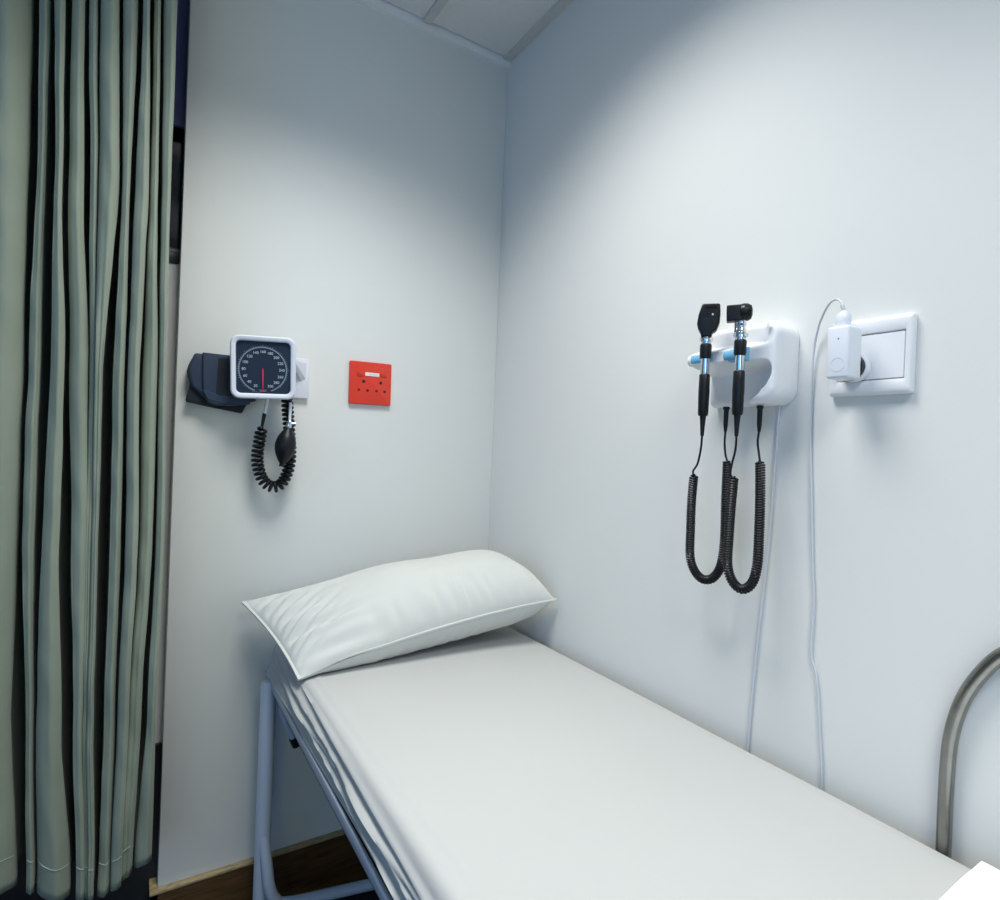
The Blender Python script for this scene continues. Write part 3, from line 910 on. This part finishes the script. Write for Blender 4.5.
# ------------------------------------------------------------------ white socket and plug-in adapter
WM = Matrix.Rotation(-PI / 2, 4, 'Z')      # local x -> -y (viewer's right), local -y (front) -> -x
WM = Matrix.Translation((0, -1.1195, 1.3495)) @ WM
ws = thing('white_wall_socket', 'large square white socket plate on the right wall', 'socket', (0, -1.1195, 1.29))
b = new()
ring(b, rrect(0, 0, .118, .118, .004, 4), rrect(.002, -.001, .094, .070, .002, 4), -.0135, -.0003, mtx=WM)
obj('surround', b, M['white_plastic'], ws)
b = new(); prism(b, rrect(.002, -.001, .0925, .0685, .0015, 4), -.0105, -.0006, bev=.0008, seg=1, mtx=WM); obj('centre_plate', b, M['white_plastic'], ws)
b = new(); lathe(b, [(.0195, 0), (.0195, -.0125), (.0185, -.0135), (.0165, -.0135), (.0160, -.004)], (-.0205, 0, -.0135), 32, mtx=WM, axis='y'); obj('socket_well', b, M['white_plastic'], ws)

ad = thing('plug_adapter', 'white rectangular plug-in power adapter in the white wall socket', 'adapter', (-.04, -1.103, 1.33))
b = new()
t = bmesh.new()
box(t, (-.0698, -1.1195, 1.312), (-.0325, -1.0860, 1.391), bev=.004, seg=3)
for v in t.verts:                     # slight draft towards the top front
    k = (v.co.z - 1.316) / .078
    if v.co.x < -.05: v.co.y += .001 * k
merge(b, t)
bd = obj('adapter_body', b, M['adapter'], ad)
b = new(); lathe(b, [(.0195, -.0005), (.0195, .010)], (-.0335, -1.1015, 1.333), 28, axis='x'); obj('plug_gap', b, M['black'], ad)['label'] = 'black gap ring'
b = new(); lathe(b, [(.0205, 0), (.0222, .002), (.0222, .012), (.020, .0135)], (-.0245, -1.1015, 1.333), 32, axis='x'); obj('plug_base', b, M['white_plastic'], ad)
# raised button ring and pilot dot on the front face
b = new()
rows = []
for rr, dx in ((.0104, .0), (.0104, -.0006), (.0098, -.0006), (.0098, .0)):
    rows.append([Vector((-.0697 + dx, -1.1035 + rr * math.cos(2 * PI * i / 32), 1.3330 + rr * math.sin(2 * PI * i / 32))) for i in range(32)])
quad_grid(b, rows, close_u=True); obj('button', b, M['white_plastic'], bd)
b = new(); lathe(b, [(.0010, 0), (.0010, .0006)], (-.0702, -1.1035, 1.3715), 10, axis='x'); obj('pilot_dot', b, M['hole'], bd, smooth=False)
b = new(); lathe(b, [(.0100, 1.387), (.0106, 1.393), (.0110, 1.400), (.0104, 1.408), (.0080, 1.4135), (.0044, 1.415), (.0032, 1.417)], (-.051, -1.0995, 0), 20); obj('cable_socket', b, M['adapter'], ad)
b = new()
for i in range(5):
    lathe(b, [(.0022, 0), (.0031, .0006), (.0031, .0018), (.0022, .0024)], (-.0508 + .0004 * i, -1.0993 + i * .0008, 1.4150 + i * .0024), 12)
path = catmull([(-.051, -1.0995, 1.412), (-.0502, -1.0975, 1.424), (-.0475, -1.092, 1.4335), (-.041, -1.081, 1.4395), (-.031, -1.067, 1.438), (-.021, -1.052, 1.426), (-.012, -1.038, 1.402), (-.006, -1.029, 1.355),
     (-.0042, -1.029, 1.237), (-.0042, -1.036, 1.12), (-.0042, -1.042, 1.021), (-.0042, -1.047, .956), (-.0042, -1.0465, .868), (-.0042, -1.057, .832), (-.0042, -1.067, .74), (-.0042, -1.073, .659), (-.0042, -1.075, .45), (-.0042, -1.07, .13)], 8)
tube(b, path, .0018, 10)
obj('cable', b, M['cable'], ad)['label'] = 'thin grey-white cable looping down the wall'

# ------------------------------------------------------------------ lift everything onto the finished floor
for o in list(COL.objects):
    if o.parent is None:
        o.location.z += LIFT

# ------------------------------------------------------------------ camera
cam = bpy.data.cameras.new('camera')
cam.sensor_width = 36
cam.lens = 36 * 581.97 / 1000
cam.clip_start = 0.02
co = bpy.data.objects.new('camera', cam)
COL.objects.link(co)
yaw, pit, rol = math.radians(32.017), math.radians(-.376), math.radians(2.325)
f = Vector((math.sin(yaw) * math.cos(pit), math.cos(yaw) * math.cos(pit), math.sin(pit)))
r = Vector((math.cos(yaw), -math.sin(yaw), 0)); u = r.cross(f)
r2 = r * math.cos(rol) + u * math.sin(rol); u2 = -r * math.sin(rol) + u * math.cos(rol)
mw = Matrix((r2, u2, -f)).transposed().to_4x4()
mw.translation = (-.961, -1.581, 1.189 + LIFT)
co.matrix_world = mw
SC.camera = co

# ------------------------------------------------------------------ lights
def area(name, loc, rot, sx, sy, power, col, spread=180):
    l = bpy.data.lights.new(name, 'AREA')
    l.shape = 'RECTANGLE'; l.size = sx; l.size_y = sy
    l.energy = power; l.color = col; l.spread = math.radians(spread)
    o = bpy.data.objects.new(name, l)
    COL.objects.link(o)
    o.location = loc; o.rotation_euler = rot
    return o
for LX, LY, k_, lab in LAMPS:
    area('ceiling_lamp_light', (LX, LY, CZ - .046 + LIFT), (0, 0, 0), .5, .5, k_, (.99, 1.0, .965), 122)
area('added_front_fill', (-2.2, WY + .02, 1.5 + LIFT), (PI / 2, 0, 0), 1.5, 1.2, 11, (.70, .97, .98))  # added cyan fill from the unseen front wall, tuned to balance the walls
area('left_window_daylight', (WX + .02, -2.1, 1.5 + LIFT), (0, -PI / 2, 0), 1.2, 1.5, 11, (.03, .30, 1.0))
w = bpy.data.worlds.new('world')
SC.world = w
w.use_nodes = True
w.node_tree.nodes['Background'].inputs['Color'].default_value = (.5, .65, 1, 1)
w.node_tree.nodes['Background'].inputs['Strength'].default_value = .3
SC.view_settings.view_transform = 'Standard'
SC.view_settings.look = 'None'
SC.view_settings.gamma = 1
SC.view_settings.use_curve_mapping = False
SC.view_settings.exposure = 0.1
